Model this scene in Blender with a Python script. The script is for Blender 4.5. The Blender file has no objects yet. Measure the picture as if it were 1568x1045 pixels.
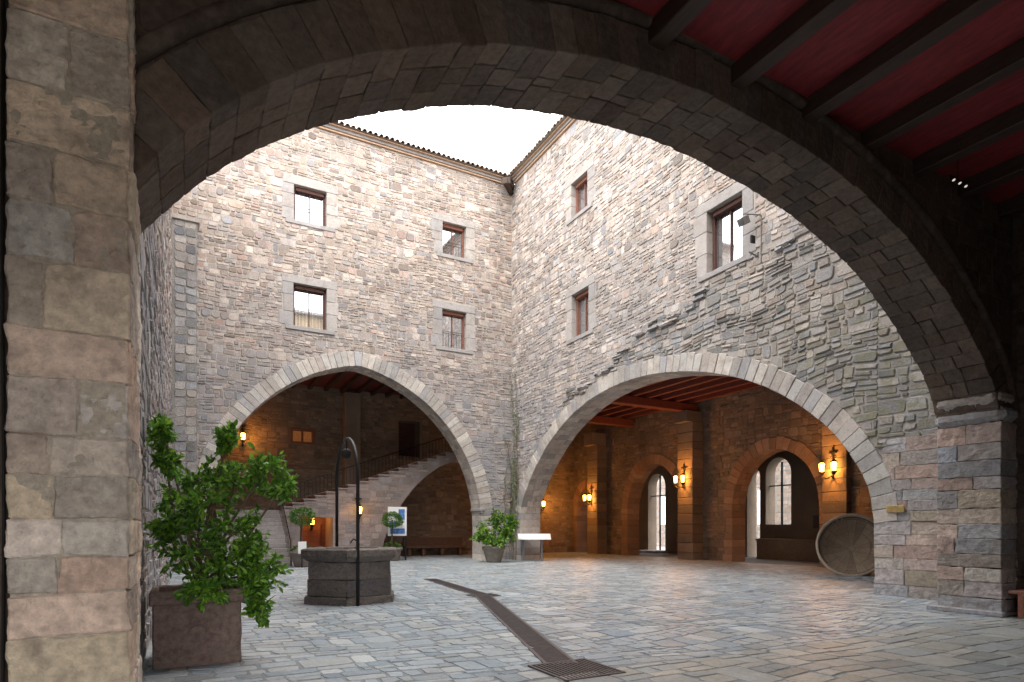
import bpy, math, random
from mathutils import Vector, Matrix, noise
random.seed(11)
R=random.uniform
sc=bpy.context.scene
sc.view_settings.view_transform='Standard'
try: sc.view_settings.look='None'
except Exception: pass
sc.view_settings.exposure=0

# ---------------------------------------------------------------- helpers
def empty(name,parent=None,loc=(0,0,0)):
    o=bpy.data.objects.new(name,None); sc.collection.objects.link(o); o.location=loc
    if parent: o.parent=parent
    return o
class MB:
    def __init__(s): s.v=[]; s.f=[]
    def add(s,vs,fs):
        b=len(s.v); s.v+= [tuple(p) for p in vs]; s.f+=[tuple(i+b for i in f) for f in fs]
    def hexa(s,p):
        s.add(p,[(3,2,1,0),(4,5,6,7),(0,1,5,4),(1,2,6,5),(2,3,7,6),(3,0,4,7)])
    def box(s,x0,x1,y0,y1,z0,z1,M=None,j=0):
        x0,x1=min(x0,x1),max(x0,x1); y0,y1=min(y0,y1),max(y0,y1); z0,z1=min(z0,z1),max(z0,z1)
        p=[Vector(q) for q in ((x0,y0,z0),(x1,y0,z0),(x1,y1,z0),(x0,y1,z0),(x0,y0,z1),(x1,y0,z1),(x1,y1,z1),(x0,y1,z1))]
        if j: p=[q+Vector((R(-j,j),R(-j,j),R(-j,j))) for q in p]
        if M is not None: p=[M@q for q in p]
        s.hexa(p)
    def fbox(s,F,a0,a1,b0,b1,n0,n1,j=0):
        a=F(a0,b0,n0); b=F(a1,b1,n1); s.box(a[0],b[0],a[1],b[1],a[2],b[2],None,j)
    def tube(s,pts,rad,n=8,cap=True):
        pts=[Vector(p) for p in pts]
        rads=rad if isinstance(rad,(list,tuple)) else [rad]*len(pts)
        vs=[];fs=[]
        prev=None
        for i,p in enumerate(pts):
            d=(pts[min(i+1,len(pts)-1)]-pts[max(i-1,0)]).normalized()
            if prev is None:
                a=d.orthogonal().normalized()
            else:
                a=(prev-d*prev.dot(d)).normalized()
            prev=a; b=d.cross(a)
            for k in range(n):
                t=2*math.pi*k/n
                vs.append(p+(a*math.cos(t)+b*math.sin(t))*rads[i])
        for i in range(len(pts)-1):
            for k in range(n):
                fs.append((i*n+k,i*n+(k+1)%n,(i+1)*n+(k+1)%n,(i+1)*n+k))
        if cap:
            fs.append(tuple(reversed(range(n)))); fs.append(tuple((len(pts)-1)*n+k for k in range(n)))
        s.add(vs,fs)
    def lathe(s,prof,c,n=24,M=None,a0=0,a1=2*math.pi,closed=True):
        vs=[];fs=[]
        m=n if closed else n+1
        for (r,z) in prof:
            for k in range(m):
                t=a0+(a1-a0)*k/n
                p=Vector((r*math.cos(t),r*math.sin(t),z))
                if M is not None: p=M@p
                vs.append(p+Vector(c))
        for i in range(len(prof)-1):
            for k in range(n):
                k2=(k+1)%n if closed else k+1
                fs.append((i*m+k,i*m+k2,(i+1)*m+k2,(i+1)*m+k))
        s.add(vs,fs)
    def obj(s,name,mat,parent=None,bevel=0,smooth=False,rough=None):
        me=bpy.data.meshes.new(name); me.from_pydata(s.v,[],s.f); me.update()
        o=bpy.data.objects.new(name,me); sc.collection.objects.link(o)
        if mat: me.materials.append(mat)
        if parent: o.parent=parent
        if bevel:
            m=o.modifiers.new('bevel','BEVEL'); m.width=bevel; m.segments=1; m.limit_method='ANGLE'; m.angle_limit=.6
        if rough:
            lv,amt=rough
            m=o.modifiers.new('sub','SUBSURF'); m.subdivision_type='SIMPLE'; m.levels=lv; m.render_levels=lv
            for sz,a in ((.16,amt),(.05,amt*.35)):
                tx=bpy.data.textures.new('rock','CLOUDS'); tx.noise_scale=sz; tx.noise_depth=3
                m=o.modifiers.new('disp','DISPLACE'); m.texture=tx; m.strength=a; m.mid_level=.5; m.texture_coords='LOCAL'
        if smooth:
            for p in me.polygons: p.use_smooth=True
        return o

FA=lambda v0,sgn=1:(lambda s,z,n:(s,v0+sgn*n,z))
FB=lambda u0,sgn=1:(lambda s,z,n:(u0+sgn*n,s,z))
FF=lambda z0:(lambda s,t,n:(s,t,z0+n))

def handed(F):
    o=Vector(F(0,0,0)); a=Vector(F(1,0,0))-o; b=Vector(F(0,1,0))-o; n=Vector(F(0,0,1))-o
    return a.cross(b).dot(n)>0

def one_stone(mb,F,hd,a0,a1,b0,b1,relief,gap,jit,wob,cut):
    w=a1-a0-gap; h=b1-b0-gap
    if w<.03 or h<.02: return
    ca=(a0+a1)/2; cb=(b0+b1)/2
    hw,hh=w/2,h/2
    cs=[min(w,h)*cut*R(.3,1.7) for _ in range(4)]
    base=[(-hw+cs[0],-hh),(hw-cs[1],-hh),(hw,-hh+cs[1]),(hw,hh-cs[2]),(hw-cs[2],hh),(-hw+cs[3],hh),(-hw,hh-cs[3]),(-hw,-hh+cs[0])]
    base=[(x+R(-jit,jit),y+R(-jit,jit)) for x,y in base]
    rel=R(*relief); ta=R(-.35,.35)*rel/max(w,.1); tb=R(-.35,.35)*rel/max(h,.08)
    e=min(.24*min(w,h),rel*.6+.005)
    fx=(hw-e)/hw; fy=(hh-e)/hh
    def dz(a,b): return wob*noise.noise((a*.45,b*.6,3.1)) if wob else 0
    vs=[F(ca+x,cb+y+dz(ca+x,cb+y),-.02) for x,y in base]
    vs+=[F(ca+x*fx,cb+y*fy+dz(ca+x,cb+y),rel+x*ta+y*tb) for x,y in base]
    fs=[(i,(i+1)%8,(i+1)%8+8,i+8) for i in range(8)]+[tuple(range(8,16))]
    if not hd: fs=[tuple(reversed(f)) for f in fs]
    mb.add(vs,fs)

def free(a0,a1,bl):
    iv=[(a0,a1)]
    for (x,y) in bl:
        nv=[]
        for (p,q) in iv:
            if y<=p or x>=q: nv.append((p,q)); continue
            if x>p: nv.append((p,x))
            if y<q: nv.append((y,q))
        iv=nv
    return [i for i in iv if i[1]-i[0]>.06]

def row(mb,F,hd,a,b,z0,z1,lc,rel,gap,jit,wob,cut):
    u=a
    while u<b-1e-3:
        l=R(*lc)
        if b-(u+l)<lc[0]*.7: l=b-u
        one_stone(mb,F,hd,u,u+l,z0,z1,rel,gap,jit,wob,cut)
        u+=l

def stones(mb,F,a0,a1,b0,b1,blocks=(),hc=(.22,.36),lc=(.14,.42),rel=(.004,.034),gap=.015,jit=.014,wob=.10,cut=.18,mode='rubble'):
    hd=handed(F); z=b0
    while z<b1-.02:
        h=R(*hc)
        if b1-(z+h)<hc[0]*.6: h=b1-z
        bl=[]
        for B in blocks:
            r=B(z+h*.5)
            if r: bl.append(r)
        for (p,q) in free(a0,a1,bl):
            if mode=='ashlar':
                row(mb,F,hd,p,q,z,z+h,lc,rel,gap,jit,wob,cut)
            else:
                u=p
                while u<q-1e-3:
                    l=R(.3,.9)
                    if q-(u+l)<.3: l=q-u
                    k=random.random()
                    if k<.22:
                        row(mb,F,hd,u,u+l,z,z+h,(lc[0]*1.3,lc[1]*1.2),rel,gap,jit,wob,cut)
                    elif k<.86:
                        m=z+h*R(.34,.66)
                        row(mb,F,hd,u,u+l,z,m,lc,rel,gap,jit,wob,cut)
                        row(mb,F,hd,u,u+l,m,z+h,lc,rel,gap,jit,wob,cut)
                    else:
                        m=z+h*R(.25,.4); n=z+h*R(.6,.75)
                        row(mb,F,hd,u,u+l,z,m,lc,rel,gap,jit,wob,cut)
                        row(mb,F,hd,u,u+l,m,n,lc,rel,gap,jit,wob,cut)
                        row(mb,F,hd,u,u+l,n,z+h,lc,rel,gap,jit,wob,cut)
                    u+=l
        z+=h

def rectb(a0,a1,z0,z1): return lambda z:(a0,a1) if z0<z<z1 else None
def polyb(poly):
    def f(z):
        xs=[]
        for (p,q) in zip(poly[:-1],poly[1:]):
            if (p[1]-z)*(q[1]-z)<=0 and p[1]!=q[1]:
                xs.append(p[0]+(z-p[1])/(q[1]-p[1])*(q[0]-p[0]))
        if len(xs)<2: return None
        return (min(xs),max(xs))
    return f
def catmull(P,n=8):
    out=[]
    P=[Vector(p) for p in P]
    Q=[2*P[0]-P[1]]+P+[2*P[-1]-P[-2]]
    for i in range(1,len(Q)-2):
        for k in range(n):
            t=k/n
            p=.5*((2*Q[i])+(-Q[i-1]+Q[i+1])*t+(2*Q[i-1]-5*Q[i]+4*Q[i+1]-Q[i+2])*t*t+(-Q[i-1]+3*Q[i]-3*Q[i+1]+Q[i+2])*t**3)
            out.append((p.x,p.y))
    out.append(tuple(P[-1])); return out
def offset(poly,d):
    out=[]
    for i,p in enumerate(poly):
        a=Vector(poly[max(i-1,0)]); b=Vector(poly[min(i+1,len(poly)-1)])
        t=(b-a).normalized(); n=Vector((-t.y,t.x))
        out.append((p[0]+n.x*d,p[1]+n.y*d))
    return out
def resample(poly,step):
    L=[0]
    for a,b in zip(poly[:-1],poly[1:]): L.append(L[-1]+(Vector(b)-Vector(a)).length)
    n=max(2,round(L[-1]/step)); out=[]
    j=0
    for i in range(n+1):
        t=L[-1]*i/n
        while j<len(L)-2 and L[j+1]<t: j+=1
        k=(t-L[j])/max(1e-6,L[j+1]-L[j])
        a=Vector(poly[j]);b=Vector(poly[j+1]); q=a+(b-a)*k
        out.append((q.x,q.y))
    return out
def ring(mb,F,poly,width,step,n0,n1,splits=2,inner=.02,jr=.03,gap=.005):
    P=resample(poly,step); O=offset(P,width); I=offset(P,-inner)
    for i in range(len(P)-1):
        cuts=[n0]+sorted([n0+(n1-n0)*((k+1)/splits+R(-.12,.12)) for k in range(splits-1)])+[n1]
        for k in range(splits):
            e=R(-jr,jr)
            i0,i1,o0,o1=[Vector(x) for x in (I[i],I[i+1],O[i],O[i+1])]
            o0=o0+(o0-i0).normalized()*e; o1=o1+(o1-i1).normalized()*e
            t=(i1-i0).normalized()*gap
            dn=R(-.012,.012); 
            a=cuts[k]+(.005 if k else dn); b=cuts[k+1]-(.005 if k<splits-1 else dn)
            q=[i0+t,i1-t,o1-t,o0+t]
            j=R(-.006,.006)
            vs=[F(x.x,x.y+j,a) for x in q]+[F(x.x,x.y+j,b) for x in q]
            mb.hexa(vs)
def slab(name,outline,holes,axis,n0,n1,mat,parent):
    cu=bpy.data.curves.new(name,'CURVE'); cu.dimensions='2D'; cu.fill_mode='BOTH'; cu.extrude=abs(n1-n0)/2
    for pl in [outline]+list(holes):
        sp=cu.splines.new('POLY'); sp.points.add(len(pl)-1)
        for k,p in enumerate(pl): sp.points[k].co=(p[0],p[1],0,1)
        sp.use_cyclic_u=True
    o=bpy.data.objects.new(name+'_c',cu); sc.collection.objects.link(o)
    bpy.context.view_layer.update()
    dg=bpy.context.evaluated_depsgraph_get()
    me=bpy.data.meshes.new_from_object(o.evaluated_get(dg))
    m=(n0+n1)/2
    if axis=='u': M=Matrix(((1,0,0,0),(0,0,-1,m),(0,1,0,0),(0,0,0,1)))
    elif axis=='v': M=Matrix(((0,0,1,m),(1,0,0,0),(0,1,0,0),(0,0,0,1)))
    else: M=Matrix(((1,0,0,0),(0,1,0,0),(0,0,1,m),(0,0,0,1)))
    me.transform(M); me.materials.clear(); me.materials.append(mat)
    bpy.data.objects.remove(o)
    ob=bpy.data.objects.new(name,me); sc.collection.objects.link(ob); ob.parent=parent
    return ob
def rect(a0,a1,b0,b1): return [(a0,b0),(a1,b0),(a1,b1),(a0,b1)]

# ---------------------------------------------------------------- materials
def nt(name):
    m=bpy.data.materials.new(name); m.use_nodes=True
    t=m.node_tree; b=t.nodes['Principled BSDF']; return m,t,b
def N(t,k,**kw):
    n=t.nodes.new(k)
    for a,b in kw.items(): setattr(n,a,b)
    return n
def noise_node(t,vec,scale,detail=4,rough=.55):
    n=N(t,'ShaderNodeTexNoise'); n.inputs['Scale'].default_value=scale; n.inputs['Detail'].default_value=detail; n.inputs['Roughness'].default_value=rough
    t.links.new(vec,n.inputs['Vector']); return n.outputs['Fac']
def mrange(t,src,a,b,c,d):
    n=N(t,'ShaderNodeMapRange'); n.inputs[1].default_value=a; n.inputs[2].default_value=b; n.inputs[3].default_value=c; n.inputs[4].default_value=d
    t.links.new(src,n.inputs[0]); return n.outputs[0]
def mmath(t,op,a,b=None):
    n=N(t,'ShaderNodeMath',operation=op)
    for i,x in enumerate((a,b)):
        if x is None: continue
        if isinstance(x,(int,float)): n.inputs[i].default_value=x
        else: t.links.new(x,n.inputs[i])
    return n.outputs[0]
def mixc(t,f,a,b,mode='MIX'):
    n=N(t,'ShaderNodeMix',data_type='RGBA',blend_type=mode)
    if isinstance(f,(int,float)): n.inputs[0].default_value=f
    else: t.links.new(f,n.inputs[0])
    for i,x in ((6,a),(7,b)):
        if isinstance(x,tuple): n.inputs[i].default_value=(*x,1) if len(x)==3 else x
        else: t.links.new(x,n.inputs[i])
    return n.outputs[2]
def stone_mat(name,cols,rough=.88,bump=.5,var=.35,lowshade=None,moss=None,fine=22,spec=.25,rvar=0,dirt=.35):
    m,t,b=nt(name)
    co=N(t,'ShaderNodeTexCoord').outputs['Object']
    n1=noise_node(t,co,.9,3); n2=noise_node(t,co,fine,4,.68); n4=noise_node(t,co,4.5,3,.6)
    val=mmath(t,'MULTIPLY',mrange(t,n1,.3,.7,1-var*.5,1+var*.3),mrange(t,n2,.3,.7,1-var*.8,1+var*.5))
    if len(cols)>1:
        g=N(t,'ShaderNodeNewGeometry'); r=N(t,'ShaderNodeValToRGB'); cr=r.color_ramp
        n=len(cols)
        while len(cr.elements)<n: cr.elements.new(.5)
        for i,c in enumerate(cols):
            cr.elements[i].position=i/(n-1); cr.elements[i].color=(*c,1)
        t.links.new(g.outputs['Random Per Island'],r.inputs[0]); col=r.outputs[0]
        wn=N(t,'ShaderNodeTexWhiteNoise',noise_dimensions='1D'); t.links.new(g.outputs['Random Per Island'],wn.inputs['W'])
        val=mmath(t,'MULTIPLY',val,mrange(t,wn.outputs[0],0,1,1-var*.7,1+var*.5))
    else:
        rgb=N(t,'ShaderNodeRGB'); rgb.outputs[0].default_value=(*cols[0],1); col=rgb.outputs[0]
    cn=N(t,'ShaderNodeCombineColor')
    for k in range(3): t.links.new(val,cn.inputs[k])
    col=mixc(t,1,col,cn.outputs[0],'MULTIPLY')
    col=mixc(t,mrange(t,n4,.50,.72,0,dirt),col,(.19,.15,.125))
    if lowshade or moss:
        sep=N(t,'ShaderNodeSeparateXYZ'); t.links.new(co,sep.inputs[0])
        nn=noise_node(t,co,.5,4,.62)
    if lowshade:  # cool shade low on the walls, painted into the stone colour by height
        zc,colr,amt=lowshade
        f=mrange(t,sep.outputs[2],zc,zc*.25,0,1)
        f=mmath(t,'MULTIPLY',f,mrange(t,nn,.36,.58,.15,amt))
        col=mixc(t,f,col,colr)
    if moss:
        y0,y1,amt=moss
        f=mrange(t,sep.outputs[1],y0,y1,0,1)
        f=mmath(t,'MULTIPLY',f,mrange(t,n4,.44,.62,.05,amt))
        f=mmath(t,'MULTIPLY',f,mrange(t,sep.outputs[2],8.5,6,0,1))
        col=mixc(t,f,col,(.22,.22,.12))
    t.links.new(col,b.inputs['Base Color'])
    if rvar:
        t.links.new(mrange(t,n4,.3,.7,rough-rvar,rough+rvar),b.inputs['Roughness'])
    else: b.inputs['Roughness'].default_value=rough
    b.inputs['Specular IOR Level'].default_value=spec
    bp=N(t,'ShaderNodeBump'); bp.inputs['Strength'].default_value=bump; bp.inputs['Distance'].default_value=.03
    t.links.new(n2,bp.inputs['Height']); t.links.new(bp.outputs[0],b.inputs['Normal'])
    return m
def plain(name,c,rough=.6,metal=0,var=.2,scale=8,bump=.15,emit=None,spec=.4):
    m,t,b=nt(name); co=N(t,'ShaderNodeTexCoord').outputs['Object']
    n=noise_node(t,co,scale,4)
    a=tuple(x*(1-var) for x in c); d=tuple(min(1,x*(1+var)) for x in c)
    col=mixc(t,mrange(t,n,.3,.7,0,1),a,d); t.links.new(col,b.inputs['Base Color'])
    b.inputs['Roughness'].default_value=rough; b.inputs['Metallic'].default_value=metal; b.inputs['Specular IOR Level'].default_value=spec
    if bump:
        bp=N(t,'ShaderNodeBump'); bp.inputs['Strength'].default_value=bump; bp.inputs['Distance'].default_value=.01
        t.links.new(noise_node(t,co,scale*6,3),bp.inputs['Height']); t.links.new(bp.outputs[0],b.inputs['Normal'])
    if emit:
        b.inputs['Emission Color'].default_value=(*emit[0],1); b.inputs['Emission Strength'].default_value=emit[1]
    return m
def wood(name,c,stretch=(1,8,8)):
    m,t,b=nt(name); co=N(t,'ShaderNodeTexCoord').outputs['Object']
    mp=N(t,'ShaderNodeMapping'); mp.inputs['Scale'].default_value=stretch; t.links.new(co,mp.inputs[0])
    n=noise_node(t,mp.outputs[0],3,5,.7)
    col=mixc(t,mrange(t,n,.3,.7,0,1),tuple(x*.55 for x in c),tuple(x*1.3 for x in c)); t.links.new(col,b.inputs['Base Color'])
    b.inputs['Roughness'].default_value=.7
    bp=N(t,'ShaderNodeBump'); bp.inputs['Strength'].default_value=.4; bp.inputs['Distance'].default_value=.01
    t.links.new(n,bp.inputs['Height']); t.links.new(bp.outputs[0],b.inputs['Normal'])
    return m

cool=(.225,.235,.26)  # tint of the shade painted low on the facades
warmc=[(.32,.25,.205),(.46,.365,.30),(.36,.325,.305),(.52,.425,.355),(.27,.26,.265),(.46,.315,.255),(.40,.365,.345),(.56,.475,.41),(.24,.195,.17),(.49,.40,.33),(.33,.325,.34)]
rubA=stone_mat('rubble_facade_stone',warmc,lowshade=(13,cool,.8),var=.44,dirt=.55)
rubB=stone_mat('rubble_facade_stone_side',[(.36,.305,.27),(.50,.42,.36),(.36,.35,.355),(.56,.475,.41),(.31,.315,.33),(.51,.395,.33),(.46,.43,.405),(.60,.53,.475),(.27,.24,.22)],lowshade=(12,cool,.85),moss=(12,17,.5),var=.44,dirt=.5)
mortar=stone_mat('lime_mortar',[(.43,.38,.33)],var=.35,lowshade=(13,(.27,.275,.285),.8))
bigst=stone_mat('rough_large_stone',[(.22,.23,.25),(.39,.35,.32),(.27,.285,.31),(.45,.40,.36),(.24,.245,.24),(.42,.39,.36),(.34,.285,.25)],moss=(12,17,.6),var=.44,bump=.9)
vous=stone_mat('pale_voussoir_stone',[(.50,.46,.42),(.40,.39,.37),(.54,.50,.45),(.45,.40,.36),(.36,.36,.37)],var=.3,dirt=.45)
slabst=stone_mat('grey_dressed_stone',[(.37,.335,.31),(.31,.295,.285),(.42,.38,.345)],var=.28,bump=.3,lowshade=(15,(.25,.255,.27),.6),dirt=.45)
ashlar=stone_mat('sandstone_ashlar',[(.42,.36,.28),(.47,.39,.32),(.36,.37,.39),(.46,.34,.29),(.50,.44,.37),(.31,.33,.37),(.43,.35,.28)],var=.38,bump=.8,fine=14,dirt=.55)
pillst=stone_mat('pillar_sandstone',[(.66,.55,.40),(.55,.42,.33),(.58,.53,.46),(.64,.46,.36),(.70,.60,.46),(.53,.49,.45),(.60,.46,.37)],var=.40,bump=.9,fine=13,dirt=.65)
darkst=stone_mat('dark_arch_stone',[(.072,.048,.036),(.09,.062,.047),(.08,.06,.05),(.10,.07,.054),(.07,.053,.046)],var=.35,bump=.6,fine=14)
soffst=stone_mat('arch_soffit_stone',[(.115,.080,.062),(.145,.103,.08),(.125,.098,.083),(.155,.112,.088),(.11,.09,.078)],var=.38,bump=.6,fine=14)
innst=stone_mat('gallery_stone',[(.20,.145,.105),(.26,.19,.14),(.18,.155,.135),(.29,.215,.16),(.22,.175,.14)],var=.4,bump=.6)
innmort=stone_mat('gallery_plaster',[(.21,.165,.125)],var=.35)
floorst=stone_mat('slate_paving',[(.265,.325,.375),(.36,.40,.42),(.22,.285,.34),(.41,.43,.43),(.30,.355,.40),(.33,.35,.345),(.48,.51,.515)],rough=.42,var=.30,bump=.35,spec=.5,rvar=.14,dirt=.15)
flagst=stone_mat('large_flagstones',[(.34,.35,.32),(.40,.395,.36),(.31,.345,.355),(.37,.37,.34)],rough=.44,var=.30,bump=.35,spec=.5,rvar=.14,dirt=.15)
joint=stone_mat('paving_joint_sand',[(.27,.29,.30)],var=.3)
groundm=stone_mat('outer_ground',[(.34,.33,.30)],var=.3)
iron=plain('wrought_iron',(.025,.024,.024),.5,.6)
ironr=plain('rusty_iron',(.06,.04,.03),.7,.3)
glass=plain('window_glass',(.55,.57,.60),.04,.9,var=.02,bump=0)
frame_m=wood('dark_window_wood',(.09,.035,.025))
frame_o=wood('orange_window_wood',(.20,.075,.045))
beam_m=wood('dark_beam_wood',(.04,.02,.013),(8,1,8))
redc=wood('red_painted_ceiling',(.20,.015,.02),(6,1,6))
redd=wood('dark_red_ceiling',(.13,.022,.018),(6,1,6))
redb=wood('red_brown_beam',(.17,.04,.025),(6,1,6))
tile=stone_mat('terracotta_tile',[(.30,.22,.17),(.38,.26,.19),(.28,.25,.21),(.35,.30,.25)],var=.35)
tilee=plain('terracotta_eave',(.45,.30,.20),.85)
white=plain('white_paint',(.8,.8,.8),.5,var=.03)
lampg=plain('amber_lamp_glass',(.9,.5,.1),.4,var=.02,bump=0,emit=((1,.52,.10),13))
outst=stone_mat('outer_brick',[(.30,.22,.18),(.36,.28,.23),(.28,.25,.22),(.38,.31,.27)],var=.3)
upperw=plain('ochre_render_wall',(.52,.40,.26),.9,scale=1.5)
terra=stone_mat('terracotta_planter',[(.20,.14,.12)],var=.5,fine=18)
soil=plain('soil',(.05,.035,.025),.95,scale=20)
wellst=stone_mat('well_stone',[(.14,.12,.11),(.18,.155,.14),(.12,.11,.11),(.20,.17,.145)],var=.45,bump=.9)
bark=plain('bark',(.11,.085,.055),.9,scale=15)
def leafmat(name,cols):
    m,t,b=nt(name); g=N(t,'ShaderNodeNewGeometry'); r=N(t,'ShaderNodeValToRGB'); cr=r.color_ramp
    while len(cr.elements)<len(cols): cr.elements.new(.5)
    for i,c in enumerate(cols): cr.elements[i].position=i/(len(cols)-1); cr.elements[i].color=(*c,1)
    t.links.new(g.outputs['Random Per Island'],r.inputs[0]); t.links.new(r.outputs[0],b.inputs['Base Color'])
    b.inputs['Roughness'].default_value=.34; b.inputs['Specular IOR Level'].default_value=.5
    tr=N(t,'ShaderNodeBsdfTranslucent'); t.links.new(r.outputs[0],tr.inputs[0])
    mx=N(t,'ShaderNodeMixShader'); mx.inputs[0].default_value=.3
    t.links.new(b.outputs[0],mx.inputs[1]); t.links.new(tr.outputs[0],mx.inputs[2])
    t.links.new(mx.outputs[0],t.nodes['Material Output'].inputs[0]); return m
leaf=leafmat('green_leaves',[(.03,.085,.012),(.09,.22,.02),(.20,.40,.035),(.04,.12,.015),(.27,.47,.05),(.10,.26,.025),(.035,.10,.015)])
leafd=leafmat('dark_leaves',[(.04,.10,.02),(.08,.19,.03),(.12,.26,.04)])

# ================================================================ BUILDING
bld=empty('medieval_stone_palace')
C_A,RA,ZC=1.1,6.85,1.6
a0=math.acos(C_A/RA)
cu=7.35
left=[];n=16
for i in range(n+1):
    th=a0*i/n
    left.append((RA*math.cos(th)-C_A, ZC+RA*math.sin(th)))
archA=[(cu-x,z) for x,z in left]+[(cu+x,z) for x,z in reversed(left[:-1])]
archA_full=[(archA[0][0],0)]+archA+[(archA[-1][0],0)]
winsA=[(8.62,9.93,13.85,15.28,frame_m),(8.62,9.95,9.62,11.33,frame_m),(2.38,3.56,13.87,15.33,frame_o),(2.36,3.58,9.68,11.4,frame_o)]
winsB=[(5.08,6.28,9.15,10.9,frame_o),(12.28,13.62,9.12,10.98,frame_m),(5.05,6.2,14.02,15.4,frame_o),(12.28,13.62,14.0,15.4,frame_o)]
TOP=17.8
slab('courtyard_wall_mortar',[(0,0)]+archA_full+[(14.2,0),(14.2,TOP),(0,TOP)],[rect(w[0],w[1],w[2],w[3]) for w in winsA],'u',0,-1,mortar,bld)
FAf=FA(0); FBf=FB(0)
mb=MB()
bl=[polyb([(offset(archA,.55)[0][0],0)]+offset(archA,.55)+[(offset(archA,.55)[-1][0],0)])]
def winb(w):
    return [rectb(w[0]-.40,w[1]+.40,w[2]-.14,w[3]+.29)]
for w in winsA: bl+=winb(w)
stones(mb,FAf,0.02,14.15,0,TOP-.05,bl)
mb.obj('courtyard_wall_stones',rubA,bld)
mb=MB(); ring(mb,FAf,archA,.60,.25,-1.0,.04,3)
for (x0,x1) in ((archA[0][0]-.6,archA[0][0]+.02),(archA[-1][0]-.02,archA[-1][0]+.6)):
    z=0
    while z<ZC-.05:
        h=min(R(.24,.36),ZC-z)
        if ZC-z-h<.1:h=ZC-z
        mb.box(x0+R(-.05,.05),x1+R(-.008,.008),-1.0,.045+R(-.01,.01),z+.005,z+h-.005); z+=h
mb.obj('pointed_arch_voussoirs',vous,bld,.012)
mb=MB()
mb.box(archA[0][0]-.1,archA[0][0]+.14,-.95,.12,2.3,2.45); mb.box(archA[0][0]-.06,archA[0][0]+.09,-.9,.09,2.2,2.3)
mb.obj('arch_impost',slabst,bld,.02)
archBp=[(0.95,1.9),(1.12,2.75),(2.34,4.25),(3.86,5.45),(5.79,6.3),(7.83,6.68),(9.9,6.66),(12.09,6.25),(13.9,5.58),(15.3,4.75),(16.4,3.76),(17.15,2.6),(17.35,1.6)]
archB=catmull(archBp,6)
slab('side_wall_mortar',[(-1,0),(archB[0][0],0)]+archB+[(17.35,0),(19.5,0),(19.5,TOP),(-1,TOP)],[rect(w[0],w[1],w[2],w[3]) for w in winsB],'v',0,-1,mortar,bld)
oB=offset(archB,.5)
blB=[polyb([(oB[0][0],0)]+oB+[(oB[-1][0],0)])]
for w in winsB: blB+=winb(w)
lp=[(0,0.5),(2.2,4.6),(4,6.6),(6,7.0),(8.2,8.0),(11,8.3),(12.2,8.9),(14.5,9.0),(16,9.4),(19.5,9.0)]
def ledge(v):
    for (a,za),(b,zb) in zip(lp[:-1],lp[1:]):
        if a<=v<=b: return za+(zb-za)*(v-a)/(b-a)+.35*noise.noise((v*.9,7.7,0))
    return 0
LV=[(i*.1,ledge(i*.1)) for i in range(196)]
mb=MB(); mbig=MB()
def belowb(z):
    xs=[v for v,l in LV if l>z]
    return (min(xs),19.6) if xs else None
stones(mb,FBf,.04,19.45,0,TOP-.05,blB+[belowb])
def aboveb(z):
    xs=[v for v,l in LV if l>z]
    return (-1,min(xs)) if xs else (-1,20)
stones(mbig,FBf,.04,17.4,0,9.6,blB+[aboveb],hc=(.26,.44),lc=(.18,.56),rel=(.008,.055),gap=.016,jit=.022,wob=.22,cut=.14)
stones(mbig,FBf,17.38,19.45,3.3,9.0,[],hc=(.28,.44),lc=(.22,.55),rel=(.008,.05),gap=.016,jit=.02,wob=.1,cut=.14)
for k in range(75):
    v=R(4.5,17); z=ledge(v)+R(-.18,.12)
    if any(w[0]-.5<v<w[1]+.5 and w[2]-.3<z<w[3]+.4 for w in winsB): continue
    one_stone(mbig,FBf,True,v,v+R(.25,.6),z,z+R(.08,.16),(.06,.13),.01,.02,0,.2)
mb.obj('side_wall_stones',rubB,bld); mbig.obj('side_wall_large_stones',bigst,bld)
mb=MB(); ring(mb,FBf,archB,.52,.3,-1.0,.07,3,jr=.05)
z=0
while z<1.85:
    h=R(.25,.36); mb.box(-1.0,.06+R(-.01,.01),archB[0][0]-.6+R(-.05,.05),archB[0][0]+.02,z+.005,z+h-.005); z+=h
mb.obj('round_arch_voussoirs',vous,bld,.012)
mb=MB()
z=0
while z<3.25:
    h=R(.22,.34)
    k=R(.4,.8)
    for (p,q) in ((17.32,17.32+k),(17.32+k,17.32+k+R(.5,.7)),(18.78,19.45)):
        if z>1.55 and p<17.5: p=17.5
        if q>18.6 and p<18.6: q=18.78
        if p<18.6 and p>17.6: q=18.78
        mb.box(-1.0,.05+R(-.012,.012),p+.003,q-.003,z+.003,z+h-.003)
    z+=h
mb.obj('end_pier_blocks',ashlar,bld,.008,rough=(3,.030))
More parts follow.
